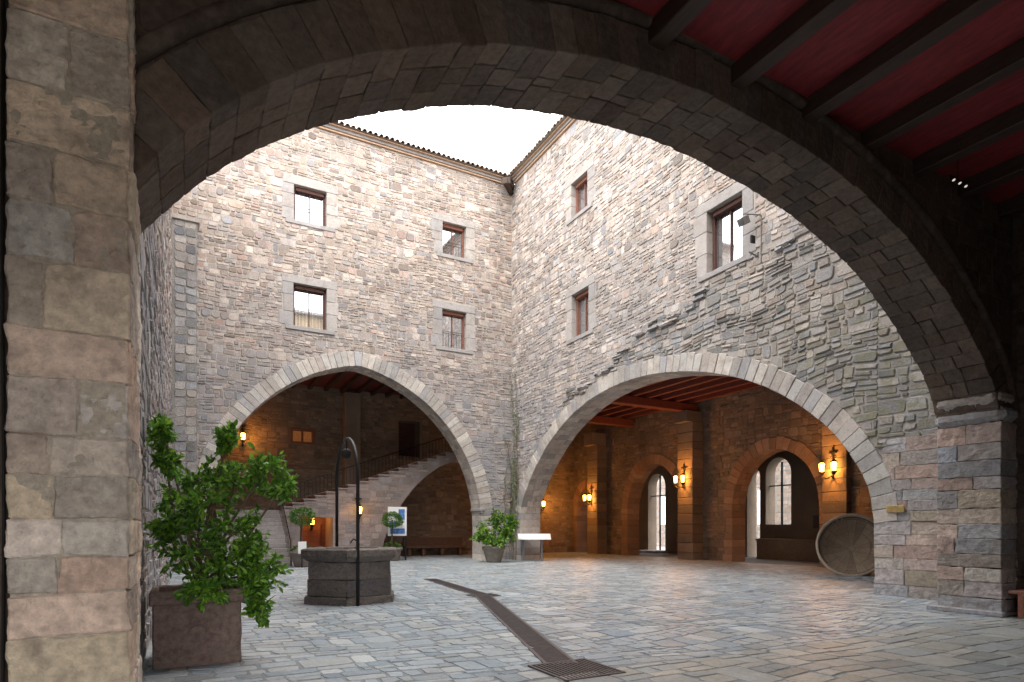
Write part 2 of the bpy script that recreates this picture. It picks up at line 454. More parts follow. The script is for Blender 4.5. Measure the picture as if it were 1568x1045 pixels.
def window(F,w,bars):
    s0,s1,z0,z1,fm=w
    mb=MB(); lint=.32
    for sx,sgn in ((s0,-1),(s1,1)):
        cuts=[z0,z0+(z1-z0)*R(.3,.4),z0+(z1-z0)*R(.62,.72),z1]
        for a,b in zip(cuts[:-1],cuts[1:]):
            wd=.42+R(-.10,.12)
            x0,x1=sorted((sx+sgn*wd,sx-sgn*.015))
            mb.fbox(F,x0,x1,a+.004,b-.004,-.34,.026+R(-.004,.004))
    mb.fbox(F,s0-.42+R(-.06,.06),s1+.42+R(-.06,.06),z1+.004,z1+lint,-.34,.03)
    mb.fbox(F,s0-.3,s1+.3,z0-.16,z0-.004,-.34,.06)
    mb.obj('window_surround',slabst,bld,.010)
    mb=MB(); f=.10; d0,d1=-.34,-.22
    mb.fbox(F,s0+.01,s0+f,z0,z1,d0,d1); mb.fbox(F,s1-f,s1-.01,z0,z1,d0,d1)
    mb.fbox(F,s0+f,s1-f,z1-f*1.6,z1-.01,d0,d1+.08); mb.fbox(F,s0+f,s1-f,z0,z0+f*.8,d0,d1)
    m=(s0+s1)/2
    mb.obj('window_frame',fm,bld,.01)
    mb=MB(); mb.fbox(F,m-.018,m+.018,z0+f*.8,z1-f,d0+.02,d1-.04)
    mb.obj('window_mullion',fm,bld)
    mb=MB(); mb.fbox(F,s0+f-.02,s1-f+.02,z0+.05,z1-.08,-.33,-.315); mb.obj('window_pane',glass,bld)
    if bars:
        mb=MB()
        zr=z0+(z1-z0)*.45
        mb.fbox(F,s0+f,s1-f,zr,zr+.02,-.2,-.185)
        k=s0+f+.08
        while k<s1-f: 
            mb.fbox(F,k,k+.010,z0,zr,-.195,-.185); k+=.13
        mb.obj('window_railing',ironr,bld)
for w in winsA: window(FAf,w,1)
for w in winsB: window(FBf,w,0)
def eave(F,s0,s1):
    mb=MB(); mb.fbox(F,s0,s1,TOP+.003,TOP+.07,-.9,.10); mb.fbox(F,s0,s1,TOP+.18,TOP+.22,-.9,.26); mb.obj('eave_board',tilee,bld)
    mb=MB(); mb.fbox(F,s0,s1,TOP+.073,TOP+.177,-.9,.16); mb.obj('eave_course',slabst,bld)
    mb=MB(); s=s0+.12
    while s<s1-.05:
        n=7; vs=[]; r=.1+R(-.006,.006); e=.42+R(-.02,.03); ji=R(-.01,.01)
        for (nn,zz) in ((e,TOP+.22),(-3,TOP+1.25)):
            for rr in (r,r-.02):
                for k in range(n):
                    t=math.pi*k/(n-1)
                    vs.append(F(s+ji-rr*math.cos(t),zz+rr*math.sin(t)*1.05,nn))
        fs=[]
        for k in range(n-1):
            fs+=[(k,k+1,2*n+k+1,2*n+k),(n+k,n+k+1,3*n+k+1,3*n+k),(k,k+1,n+k+1,n+k)]
        mb.add(vs,fs); s+=.235
    vs=[F(s0,TOP+.235,.36),F(s1,TOP+.235,.36),F(s1,TOP+1.27,-3),F(s0,TOP+1.27,-3)]; mb.add(vs,[(0,1,2,3)])
    mb.obj('roof_tiles',tile,bld)
eave(FAf,.0,14.2); eave(FBf,.3,19.5)
mb=MB(); mb.box(-9,14.2,-9,-3,TOP+1.26,TOP+1.3); mb.box(-9,-3,-3,19.5,TOP+1.262,TOP+1.302); mb.obj('roof_upper',tile,bld)
mb=MB()
M=Matrix.Translation((.28,.28,TOP-.12))@Matrix.Rotation(math.radians(45),4,'Z')
mb.box(-.3,.35,-.16,.16,-.12,.22,M); mb.box(-.3,.75,-.11,.11,-.3,-.12,M); mb.box(.75,.8,-.15,.15,-.36,-.08,M)
mb.obj('corner_gutter_spout',ironr,bld,.03)
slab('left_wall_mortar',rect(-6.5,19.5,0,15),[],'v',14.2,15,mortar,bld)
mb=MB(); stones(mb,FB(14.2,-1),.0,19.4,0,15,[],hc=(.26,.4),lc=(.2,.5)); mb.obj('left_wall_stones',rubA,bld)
mb=MB(); stones(mb,FA(.42),13.38,14.1,0,12.7,[],hc=(.25,.4),lc=(.3,.4),mode='ashlar'); stones(mb,FB(13.35,-1),0,.42,0,12.7,[],hc=(.25,.4),lc=(.4,.45),mode='ashlar'); mb.obj('corner_buttress_stones',bigst,bld)
mb=MB(); mb.box(13.35,14.18,.01,.42,0,12.7); mb.box(13.28,14.19,.01,.5,12.7,12.85); mb.obj('corner_buttress',bigst,bld)
pf=[(1.67,3.3),(1.95,3.95),(2.6,4.62),(3.4,5.22),(4.4,5.78),(5.98,6.28),(7.9,6.52),(9.5,6.46),(10.9,6.17),(12.0,5.75),(12.9,5.25),(13.65,4.62),(14.15,4.0)]
archF=catmull(pf,6)
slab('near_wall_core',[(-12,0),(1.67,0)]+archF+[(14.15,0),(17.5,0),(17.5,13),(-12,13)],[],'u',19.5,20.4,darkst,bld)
slab('near_wing_upper_wall',rect(-1,15,13,16.9),[rect(3,4.1,13.9,15.5),rect(7,8.1,13.9,15.5),rect(11,12.1,13.9,15.5)],'u',19.51,20.1,upperw,bld)
mb=MB(); mb.box(-1,15,19.2,22,16.9,17.05); mb.obj('near_wing_roof',tile,bld)
mb=MB()
for u in (3,7,11): mb.box(u,u+1.1,20.12,20.16,13.9,15.5)
mb.obj('near_wing_shutters',frame_m,bld)
mb=MB(); Fc=lambda s,z,n:(s,20.4+n,z)
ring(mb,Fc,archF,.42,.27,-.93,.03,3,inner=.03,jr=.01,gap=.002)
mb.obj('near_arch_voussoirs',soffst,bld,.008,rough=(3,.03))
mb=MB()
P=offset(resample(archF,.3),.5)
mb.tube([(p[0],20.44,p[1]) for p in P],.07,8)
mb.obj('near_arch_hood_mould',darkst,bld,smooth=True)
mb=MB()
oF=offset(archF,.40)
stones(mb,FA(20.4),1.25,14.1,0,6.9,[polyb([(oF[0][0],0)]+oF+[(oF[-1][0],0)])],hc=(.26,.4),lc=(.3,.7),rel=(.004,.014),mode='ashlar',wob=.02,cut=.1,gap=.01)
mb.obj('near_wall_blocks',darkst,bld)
mb=MB(); z=0; k=0
while z<3.3:
    h=R(.2,.33)
    if 3.3-z-h<.12: h=3.3-z
    e=R(-.012,.012); c=19.95+R(-.2,.2)
    cuts=[19.47,c,20.46] if k%3 else [19.47,20.46]
    for p,q in zip(cuts[:-1],cuts[1:]):
        mb.box(1.2,1.74+e,p+.002,q-.002,z+.002,z+h-.002,None,.006)
    mb.box(1.0,1.2,20.4,20.47+e,z,z+h-.01)
    z+=h;k+=1
mb.obj('arch_respond_blocks',ashlar,bld,.012,rough=(3,.045))
mb=MB()
mb.box(1.2,1.80,19.42,20.52,3.3,3.58)
mb.box(1.2,1.88,19.46,20.48,3.585,3.86)
mb.obj('arch_respond_capital',ashlar,bld,.10,rough=(3,.04))
mb=MB(); mb.box(.02,1.78,19.3,20.5,0,.1); mb.obj('respond_plinth',ashlar,bld,.02)
mb=MB(); mb.box(14.15,14.77,20.4,20.588,0,6.9); mb.obj('pillar_core',stone_mat('pillar_mortar',[(.42,.36,.29)],var=.4),bld)
mb=MB(); z=0
while z<6.85:
    h=R(.22,.46); 
    if random.random()<.75:
        c=14.15+R(.24,.46); cuts=[14.13,c,14.79]
    else: cuts=[14.13,14.79]
    for p,q in zip(cuts[:-1],cuts[1:]):
        mb.box(p+.003,q-.003,20.42,20.6+R(-.008,.008),z+.003,z+h-.003,None,.010)
    mb.box(14.11+R(-.01,.01),14.2,19.97+.004,20.56,z+.003,z+h-.003,None,.004)
    mb.box(14.12+R(-.01,.01),14.2,19.45,19.965,z+.003,z+h-.003,None,.004)
    z+=h
mb.obj('pillar_blocks',pillst,bld,.010,rough=(4,.045))
GB=27.6
mb=MB(); mb.box(1.0,17.5,20.4,GB,6.98,7.2); mb.obj('near_gallery_ceiling',redc,bld)
mb=MB(); u=16.9
for k in range(13):
    mb.box(u-.1,u+.1,20.42,GB-.01,6.74,6.978,None,.006); u-=1.27
mb.obj('near_gallery_beams',beam_m,bld,.012)
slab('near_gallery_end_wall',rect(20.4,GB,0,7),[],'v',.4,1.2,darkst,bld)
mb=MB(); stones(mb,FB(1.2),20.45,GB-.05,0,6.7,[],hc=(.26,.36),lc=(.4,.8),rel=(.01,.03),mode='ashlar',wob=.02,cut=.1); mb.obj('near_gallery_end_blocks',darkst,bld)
slab('near_gallery_back_wall',[(.4,0),(11.0,0),(11.0,3.9),(17.0,3.9),(17.0,0),(17.5,0),(17.5,7.2),(.4,7.2)],[],'u',GB,GB+.7,innmort,bld)
slab('near_gallery_left_wall',rect(20.4,GB,0,7.2),[],'v',17.5,18,darkst,bld)
bench=empty('wooden_bench')
mb=MB(); 
for k in range(4): mb.box(1.35+k*.14,1.47+k*.14,20.62,23.2,.43,.48)
for v in (20.75,22.9): mb.box(1.36,1.9,v,v+.09,.05,.43)
mb.box(1.3,1.36,20.62,23.2,.1,.95)
mb.obj('bench_planks',frame_o,bench,.008)
sp=empty('ceiling_spotlight')
mb=MB(); m2=MB()
mb.box(3.5,3.95,20.73,20.75,6.655,6.68); mb.tube([(3.72,20.74,6.68),(3.72,20.74,6.98)],.008,6)
for u in (3.55,3.72,3.89):
    mb.tube([(u,20.74,6.655),(u,20.77,6.6)],.028,10)
    m2.tube([(u,20.7705,6.599),(u,20.772,6.596)],.022,10)
mb.obj('track',iron,sp); m2.obj('lens',plain('spot_lens',(.9,.85,.8),.3,bump=0,emit=((1,.8,.7),.7)),sp)

# ---- galleries
CZ=7.7; CA=8.75
mb=MB(); mb.box(-12,15,-7.3,-1.0,CA,CA+.2); mb.obj('stair_hall_ceiling',redd,bld)
mb=MB(); mb.box(-12,-1.0,-1.0,19.5,CZ+.002,CZ+.202); mb.box(-12,-1.0,-1.05,-1.0,CZ+.002,CA); mb.obj('gallery_ceiling',redc,bld)
mb=MB(); u=-1.5
while u>-7.8: mb.box(u-.09,u+.09,-.98,19.4,CZ-.24,CZ-.003); u-=.85
mb.obj('gallery_beams',redb,bld,.01)
mb=MB()
for v in (-.7,3.9,11.2): mb.box(-7.9,-1.0,v-.2,v+.2,CZ-.62,CZ-.243)
mb.obj('gallery_main_beams',redb,bld,.02)
mb=MB(); u=-7
while u<14: mb.box(u-.08,u+.08,-6.4,-1.02,CA-.22,CA-.003); u+=.8
mb.obj('stair_hall_beams',beam_m,bld,.01)
holes=[rect(2.3,3.5,5.3,7.4),rect(7.95,9.05,5.85,6.5)]
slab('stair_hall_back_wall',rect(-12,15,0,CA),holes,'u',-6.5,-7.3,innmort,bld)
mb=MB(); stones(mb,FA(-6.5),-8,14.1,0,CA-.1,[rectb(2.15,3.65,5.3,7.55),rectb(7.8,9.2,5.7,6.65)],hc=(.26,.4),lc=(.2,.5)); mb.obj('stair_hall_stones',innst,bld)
mb=MB(); mb.box(2.3,3.5,-7.5,-7.3,5.3,7.4); mb.obj('upper_door',frame_m,bld)
mb=MB(); mb.box(7.9,8.02,-6.8,-6.45,5.8,6.55); mb.box(8.98,9.1,-6.8,-6.45,5.8,6.55); mb.box(8.02,8.98,-6.8,-6.45,6.45,6.55); mb.box(8.02,8.98,-6.8,-6.45,5.8,5.88); mb.box(8.47,8.53,-6.75,-6.5,5.88,6.45); mb.obj('hall_window_frame',frame_o,bld)
mb=MB(); mb.box(8.0,9.0,-6.9,-6.86,5.85,6.5); mb.obj('hall_window_glow',plain('lit_pane',(.4,.15,.05),.5,emit=((1,.35,.1),.12)),bld)
mb=MB(); mb.box(5.7,6.5,-6.5,-6.0,0,CA-.22); mb.obj('hall_pilaster',innst,bld,.03)
def parch(c,hw,zs,za,n=14):
    out=[]
    for i in range(n+1):
        t=math.pi*i/n
        out.append((c-hw*math.cos(t),zs+(za-zs)*math.sin(t)**.92))
    return out
arcs=[parch(.85,2.05,2.3,4.95),parch(8.3,2.15,2.3,4.85),parch(15.6,2.1,2.3,4.85),parch(-5.2,1.0,2.0,4.0)]
ol=[(-6.5,0)]
for a in (arcs[3],arcs[0],arcs[1],arcs[2]): ol+=[(a[0][0],0)]+a+[(a[-1][0],0)]
ol+=[(19.5,0),(19.5,CZ),(-1,CZ),(-1,CA),(-6.5,CA)]
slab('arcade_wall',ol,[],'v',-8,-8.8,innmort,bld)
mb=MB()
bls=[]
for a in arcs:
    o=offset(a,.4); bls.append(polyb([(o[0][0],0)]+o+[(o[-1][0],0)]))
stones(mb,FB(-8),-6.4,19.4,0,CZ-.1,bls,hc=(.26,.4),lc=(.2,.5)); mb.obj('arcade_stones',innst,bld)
mb=MB()
for a in arcs:
    ring(mb,FB(-8),a,.5,.3,-.82,.06,2)
    for sx,sg in ((a[0][0],-1),(a[-1][0],1)):
        z=0
        while z<a[0][1]-.03:
            h=.33; h=min(h,a[0][1]-z); x0,x1=sorted((sx+sg*R(.35,.55),sx-sg*.02)); mb.box(-8.82,-7.95+R(-.01,.01),x0,x1,z+.004,z+h-.004); z+=h
mb.obj('arcade_voussoirs',stone_mat('warm_voussoir',[(.36,.20,.13),(.30,.20,.14),(.40,.26,.18)],var=.3),bld,.014)
mb=MB()
for v,pu in ((-3.6,-7.3),(3.9,-7.3),(11.2,-7.7)):
    z=0
    while z<6.3:
        h=R(.35,.5); mb.box(-8,pu+R(-.01,.01),v-.5,v+.5,z+.004,z+h-.004); z+=h
    mb.box(-8,-7.0,v-.42,v+.42,z,CZ-.62)
mb.obj('arcade_pilasters',innst,bld,.02)
def arch_hole(a,b,z0,z1):
    r=(b-a)/2; c=(a+b)/2
    return [(a,z0),(b,z0)]+[(c+r*math.cos(math.pi*i/8),z1-r+r*math.sin(math.pi*i/8)) for i in range(9)]
slab('outer_wall',rect(-7.3,19.5,0,CZ),[arch_hole(-4.1,-2.55,.02,4.9),arch_hole(3.55,4.35,.02,4.6),arch_hole(4.7,6.15,1.7,5.0),arch_hole(12.2,13.9,1.2,4.6)],'v',-12,-12.7,innmort,bld)
mb=MB(); mb.box(-12,-11.3,4.7,11,0,.9); mb.box(-12,-11.25,4.68,11,.9,1.0); mb.obj('low_wall_seat',innst,bld,.02)
mb=MB(); mb.box(-12.7,-10.9,-4.4,-2.3,0,.15); mb.obj('door_step',slabst,bld,.02)
mb=MB()
for v in (-3.33,5.42): mb.box(-12.35,-12.25,v-.03,v+.03,1.7 if v>0 else .02,4.8)
mb.box(-12.35,-12.25,4.72,6.12,3.6,3.66); mb.box(-12.35,-12.25,-4.08,-2.57,3.5,3.56)
mb.obj('opening_frames',iron,bld)
ow=empty('brick_building'); mb=MB(); mb.box(-24,-22,-28,30,0,7.5); mb.obj('walls',joint,ow)
mb=MB(); stones(mb,FB(-22),-26,8,0,7.4,[],hc=(.2,.3),lc=(.3,.6),mode='ashlar',wob=0); mb.obj('wall_bricks',outst,ow)
mb=MB()
for v in range(-24,28,5):
    mb.box(-22,-21.93,v,v+1.2,1.8,4.2)
mb.obj('windows',glass,ow)
mb=MB()
for v in (7.6,8.9,): mb.box(-11.99,-11.95,v-.25,v+.25,1.5,2.1)
mb.box(-11.99,-11.95,-1.5,-.9,1.4,2.0)
mb.obj('wall_info_panels',plain('dark_panel',(.06,.06,.06),.5),bld)

# ---- staircase
st=empty('stone_staircase')
nst=18; du=8.8/nst; dzs=3.2/nst
ol=[(10.0,0),(10.0,2.3)]
u,z=10.0,2.3
for k in range(nst):
    z+=dzs; ol.append((u,z)); u-=du; ol.append((u,z))
soff=[(1.2,5.0),(1.8,4.88),(2.5,4.6),(3.2,4.12),(3.9,3.45),(4.5,2.65),(5.0,1.75),(5.35,.9),(5.5,0)]
ol+=[(-1.0,5.5),(-1.0,5.15)]+soff
flightm=stone_mat('stair_stone',[(.30,.25,.235)],var=.35)
slab('main_flight',ol,[rect(7.75,9.2,.02,2.05)],'u',-3,-4.7,flightm,st)
mb=MB()
def soffb(z):
    for (p,q) in zip(soff[:-1],soff[1:]):
        if q[1]<=z<=p[1]:
            return (-2,p[0]+(z-p[1])/(q[1]-p[1])*(q[0]-p[0])+.35)
    return None
def topb(z): return (10-(z-2.3)/3.2*8.8-.2,11) if z>2.3 else None
stones(mb,FA(-3.0),1.3,9.95,0,5.2,[soffb,topb,rectb(7.6,9.35,0,2.2)],hc=(.26,.4),lc=(.25,.5),rel=(.004,.018))
mb.obj('flight_stones',stone_mat('flight_rubble',[(.29,.235,.215),(.34,.28,.25),(.26,.25,.255),(.37,.30,.265)],var=.35),st)
mb=MB(); u,z=10.0,2.3
for k in range(nst):
    z+=dzs
    mb.box(u-du-.003,u+.04,-4.72,-2.93,z-.06,z+.012); u-=du
mb.obj('treads',flightm,st,.01)
mb=MB()
for k in range(13):
    v=.45-k*.27; mb.box(10.05,12.6,-4.7,v,k*.177+.003,(k+1)*.177)
mb.obj('lower_flight',stone_mat('lower_steps',[(.32,.30,.29)],var=.3),st,.015)
mb=MB()
def stz(u): return 2.3+3.2*(10-u)/8.8
mb.tube([(u,-4.6,stz(u)+1.0) for u in (10,1.2)]+[(-1,-4.6,6.5)],.025,6)
for k in range(60):
    u=10-k*.18
    if u>-1: mb.tube([(u,-4.6,min(stz(u),5.5)),(u,-4.6,min(stz(u),5.5)+1)],.011,5)
mb.tube([(10.1,-3.0,3.3),(10.1,-1.5,2.35),(10.1,.2,1.15),(10.1,.45,1.05),(10.1,.5,0)],.022,6)
for k in range(11): 
    v=-3+k*.3; mb.tube([(10.1,v,max(0,2.3-(v+3)*.66)),(10.1,v,3.3-(v+3)*.645)],.01,5)
mb.obj('iron_railing',iron,st)
mb=MB(); mb.box(7.6,9.4,-5.0,-4.75,0,2.3); mb.box(8.0,8.9,-4.74,-4.6,.03,1.7); mb.obj('cellar_door',frame_o,st)
bn=empty('stone_bench')
mb=MB(); mb.box(-.2,3.3,-6.3,-5.7,.42,.55); mb.box(-.2,3.3,-6.42,-6.3,.42,1.0)
for u in (0,1.1,2.2,3.0): mb.box(u,u+.2,-6.25,-5.8,0,.42)
mb.obj('seat',wood('bench_wood',(.13,.07,.045)),bn,.02)

# ================================================================ GROUND
mb=MB(); mb.add([(-300,-300,-.02),(300,-300,-.02),(300,300,-.02),(-300,300,-.02)],[(0,1,2,3)]); mb.obj('ground',groundm)
pav=empty('courtyard_paving')
mb=MB(); mb.add([(-12,-6.5,.002),(14.2,-6.5,.002),(14.2,19.5,.002),(-12,19.5,.002)],[(0,1,2,3)])
mb.add([(1,19.5,.002),(17.5,19.5,.002),(17.5,28.3,.002),(1,28.3,.002)],[(0,1,2,3)])
mb.obj('joint_bed',joint,pav)
D1=((7.4,8.6),(7.92,13.2)); D2=((8.0,13.45),(10.15,19.9)); wD=.17
def inseg(seg,w):
    (x0,y0),(x1,y1)=seg
    def f(z):
        if y0<z<y1:
            c=x0+(x1-x0)*(z-y0)/(y1-y0); return (c-w,c+w)
    return f
dbl=[inseg(D1,wD+.03),inseg(D2,wD+.05),rectb(7.6,8.25,13.05,13.6),rectb(9.75,10.55,19.75,20.6)]
mb=MB()
stones(mb,FF(0.003),-7.9,14.15,-6.3,20.4,dbl,hc=(.32,.52),lc=(.16,.44),rel=(.001,.010),gap=.012,jit=.022,wob=.45,cut=.15)
mb.obj('slate_stones',floorst,pav)
mb=MB(); stones(mb,FF(0.003),1.2,17.4,20.4,28.2,dbl,hc=(.4,.65),lc=(.25,.65),rel=(.002,.010),gap=.012,jit=.018,wob=.25,cut=.12)
mb.obj('flagstones',flagst,pav)
dr=empty('drain_channel')
mb=MB(); mt=MB()
for (p,q) in (D1,D2):
    p=Vector((*p,0)); q=Vector((*q,0)); d=(q-p); L=d.length; d.normalize(); s=Vector((-d.y,d.x,0))
    for sg in (-1,1):
        a=p+s*sg*wD; b=q+s*sg*wD; e=s*.02
        mb.hexa([a-e,b-e,b+e,a+e]+[x+Vector((0,0,.018)) for x in (a-e,b-e,b+e,a+e)])
    t=0
    while t<L:
        c=p+d*t; e=d*.012; w=s*wD
        mb.hexa([c-w-e,c+w-e,c+w+e,c-w+e]+[x+Vector((0,0,.015)) for x in (c-w-e,c+w-e,c+w+e,c-w+e)])
        t+=.055
    mt.add([p-s*wD+Vector((0,0,.005)),p+s*wD+Vector((0,0,.005)),q+s*wD+Vector((0,0,.005)),q-s*wD+Vector((0,0,.005))],[(0,1,2,3)])
for (x0,x1,y0,y1) in ((7.62,8.23,13.07,13.58),(9.78,10.52,19.8,20.55)):
    mt.add([(x0,y0,.006),(x1,y0,.006),(x1,y1,.006),(x0,y1,.006)],[(0,1,2,3)])
    mb.box(x0,x1,y0,y0+.03,0,.02); mb.box(x0,x1,y1-.03,y1,0,.02); mb.box(x0,x0+.03,y0+.03,y1-.03,0,.02); mb.box(x1-.03,x1,y0+.03,y1-.03,0,.02)
    x=x0+.05
    while x<x1-.04: mb.box(x,x+.022,y0+.03,y1-.03,0,.017); x+=.05
mb.obj('grating',plain('steel_grate',(.10,.085,.085),.55,.5),dr); mt.obj('channel_bed',plain('drain_dark',(.012,.012,.012),.9),dr)

# ================================================================ OBJECTS
well=empty('stone_well')
wc=Vector((10.74,12.84,0))
NW=6
def octo(r,z,rot=.2,n=NW): return [(wc.x+r*math.cos(rot+2*math.pi*k/n),wc.y+r*math.sin(rot+2*math.pi*k/n),z) for k in range(n)]
mb=MB()
rot=math.radians(71.3)
levels=[(0.0,.16,1.0),(.16,.5,.93),(.5,.84,.91)]
for (z0,z1,r) in levels:
    for k in range(NW):
        a=octo(r,z0,rot);b=octo(r-.01,z1-.006,rot); i0=octo(r-.26,z0,rot); i1=octo(r-.26,z1-.006,rot); j=(k+1)%NW
        mb.hexa([a[k],a[j],i0[j],i0[k],b[k],b[j],i1[j],i1[k]])
mb.obj('drum',wellst,well,.012,rough=(4,.05))
mb=MB()
for k in range(NW):
    j=(k+1)%NW
    a=octo(.92,.84,rot);b=octo(1.06,.94,rot);c=octo(1.06,1.09,rot);i0=octo(.62,.84,rot);i1=octo(.62,1.1,rot)
    mb.hexa([a[k],a[j],i0[j],i0[k],b[k],b[j],i1[j],i1[k]])
    mb.hexa([b[k],b[j],octo(.63,.94,rot)[j],octo(.63,.94,rot)[k],c[k],c[j],i1[j],i1[k]])
mb.obj('rim',wellst,well,.02,rough=(4,.035))
mb=MB(); 
Rr=lambda X,Y:(13.8-.879*X-.476*Y, 25.5+.476*X-.879*Y)
fr=Vector((*Rr(-2.98,11.72),0)); bk=Vector((*Rr(-3.87,13.4),0)); mid=(fr+bk)/2; hv=(fr-bk)/2
pts=[bk+Vector((0,0,.9)),bk+Vector((0,0,2.5))]
for i in range(1,12):
    t=math.pi*i/12; pts.append(mid-hv*math.cos(t)+Vector((0,0,2.5+.85*math.sin(t))))
pts+=[fr+Vector((0,0,2.5)),fr]
mb.tube(pts,.035,8)
mb.tube([mid+Vector((0,0,3.34)),mid+Vector((0,0,3.1))],.02,6)
mb.lathe([(0.001,-.03),(.09,-.03),(.11,0),(.09,.03),(.001,.03)],mid+Vector((0,0,3.05)),14,Matrix.Rotation(math.radians(90),3,'X'))
mb.tube([fr+Vector((0,0,1.25)),fr+Vector((.1,.05,1.3)),fr+Vector((.16,.08,1.22))],.015,6)
mb.obj('iron_hoop_frame',iron,well,smooth=True)
mb=MB(); mb.add(octo(.7,.5,rot),[tuple(range(NW))]); mb.obj('water_dark',plain('well_water',(.01,.012,.012),.1),well)

def leafadd(mb,p,d,size):
    d=d.normalized(); s=d.cross(Vector((R(-1,1),R(-1,1),R(.2,1)))).normalized(); nrm=s.cross(d)
    w=size*R(.2,.27)
    a=p; t=p+d*size-nrm*size*.12; m=p+d*size*.5-nrm*size*.06
    l=p+d*size*.42+s*w+nrm*size*.03; r=p+d*size*.42-s*w+nrm*size*.03
    l2=p+d*size*.75+s*w*.7; r2=p+d*size*.75-s*w*.7
    mb.add([a,l,l2,t,r2,r,m],[(0,6,2,1),(6,3,2),(0,5,4,6),(6,4,3)])
def rdir(up=.2):
    while True:
        d=Vector((R(-1,1),R(-1,1),R(-1,1)))
        if .05<d.length<1: 
            d.normalize(); d.z+=up; return d.normalized()
def bush(ml,mw,root,clumps,size,twigs,per,stemr=.012):
    for (c,rad) in clumps:
        c=Vector(c)
        midp=(root+c)/2+Vector((R(-.08,.08),R(-.08,.08),.05))
        mw.tube([root+Vector((R(-.06,.06),R(-.06,.06),0)),midp,c],[stemr*1.6,stemr*1.2,stemr*.8],5)
        for i in range(twigs):
            d=rdir(.15); e=c+Vector((d.x*rad[0],d.y*rad[1],d.z*rad[2]))*R(.45,1.22)
            s=c+(e-c)*R(.0,.25)
            mw.tube([s,(s+e)/2+Vector((0,0,.02)),e],stemr*.3,4,False)
            dd=(e-s)
            for k in range(per):
                f=R(.3,1.05); p=s+dd*f+rdir(0)*R(0,.03+size*.2)
                leafadd(ml,p,(dd.normalized()*.6+rdir(-.15)).normalized(),size*R(.6,1.25))
pl=empty('potted_laurel_shrub')
mb=MB()
x0,x1,y0,y1=13.2,14.12,17.2,18.12
mb.box(x0+.03,x1-.03,y0+.03,y1-.03,0,.7)
for (a,b,c,d) in ((x0,x1,y1-.07,y1),(x0,x1,y0,y0+.07),(x0,x0+.07,y0+.073,y1-.073),(x1-.07,x1,y0+.073,y1-.073)):
    mb.box(a,b,c,d,.68,.83)
mb.obj('planter_box',terra,pl,.015,rough=(4,.02))
mb=MB(); 
mb.tube([(13.66,18.08,.35),(13.66,18.125,.35)],.1,12); mb.obj('planter_boss',terra,pl)
mb=MB(); mb.box(x0+.07,x1-.07,y0+.07,y1-.07,.70,.76,None,.01); mb.obj('soil_bed',soil,pl)
ml=MB(); mw=MB()
root=Vector((13.66,17.66,.74))
cl=[((13.55,17.7,1.75),(.46,.42,.38)),((13.75,17.6,1.45),(.40,.4,.32)),((13.3,17.75,1.45),(.38,.4,.32)),((13.6,17.5,2.05),(.34,.36,.25)),
    ((13.25,17.6,2.12),(.3,.3,.22)),((12.95,17.7,2.2),(.26,.26,.20)),((12.75,17.75,2.0),(.2,.2,.13)),((14.0,17.85,2.55),(.12,.2,.22)),((13.97,17.8,2.2),(.12,.2,.14)),
    ((13.08,17.85,1.2),(.30,.3,.22)),((12.98,17.95,1.0),(.24,.22,.2)),((13.95,17.8,1.45),(.18,.3,.25)),((13.6,17.95,1.2),(.44,.25,.24)),((13.1,18.05,.85),(.18,.15,.2)),
    ((13.05,18.12,.62),(.1,.08,.18)),((13.62,18.18,.8),(.25,.06,.16)),((13.35,17.7,2.5),(.1,.14,.18)),((13.4,17.9,1.0),(.4,.2,.2)),((13.8,17.8,1.75),(.2,.3,.22))]
bush(ml,mw,root,cl,.088,22,20,.014)
ml.obj('leaves',leaf,pl); mw.obj('branches',bark,pl)

def pot(mb,c,r,h):
    mb.lathe([(.001,0),(r*.62,0),(r*.7,h*.1),(r*.95,h*.7),(r*1.0,h*.8),(r*1.1,h*.82),(r*1.1,h),(r*.95,h),(r*.9,h*.85),(.001,h*.85)],c,20)
sh=empty('potted_shrub')
mb=MB(); pot(mb,(1.75,1.55,0),.48,.7); mb.obj('pot',plain('grey_pot',(.22,.20,.17),.9),sh,smooth=True)
ml=MB(); mw=MB()
bush(ml,mw,Vector((1.75,1.55,.6)),[((1.75,1.6,1.35),(.8,.7,.5)),((1.2,1.8,1.2),(.55,.5,.45)),((2.35,1.6,1.15),(.55,.5,.4)),((1.5,1.6,1.85),(.5,.5,.4)),((1.9,2.0,.95),(.8,.4,.3)),((1.0,1.8,1.8),(.3,.3,.35))],.16,22,16,.02)
ml.obj('leaves',leaf,sh); mw.obj('branches',bark,sh)
def topiary(c,zb,rb):
    t=empty('topiary_tree'); mb=MB(); pot(mb,c,.42,.62); mb.obj('pot',plain('pot_clay',(.20,.17,.15),.9),t,smooth=True)
    ml=MB(); mw=MB(); p=Vector(c)
    mw.tube([p+Vector((0,0,.5)),p+Vector((.02,0,1)),p+Vector((0,0,zb))],.03,6); mw.obj('trunk',bark,t)
    for i in range(1400):
        d=rdir(0); k=1+.18*noise.noise(d*2.2+p); q=p+Vector((0,0,zb))+Vector((d.x*rb,d.y*rb,d.z*rb*.72))*R(.65,1.05)*k; leafadd(ml,q,(d+rdir(0)*.9),.085)
    for i in range(160):
        d=rdir(.3); q=p+Vector((0,0,.6))+Vector((d.x*.35,d.y*.35,d.z*.2)); leafadd(ml,q,d,.12)
    ml.obj('leaves',leafd,t)
topiary((9.76,.95,0),1.95,.45); topiary((5.34,-1.7,0),1.9,.46)
vn=empty('climbing_vine'); ml=MB(); mw=MB()
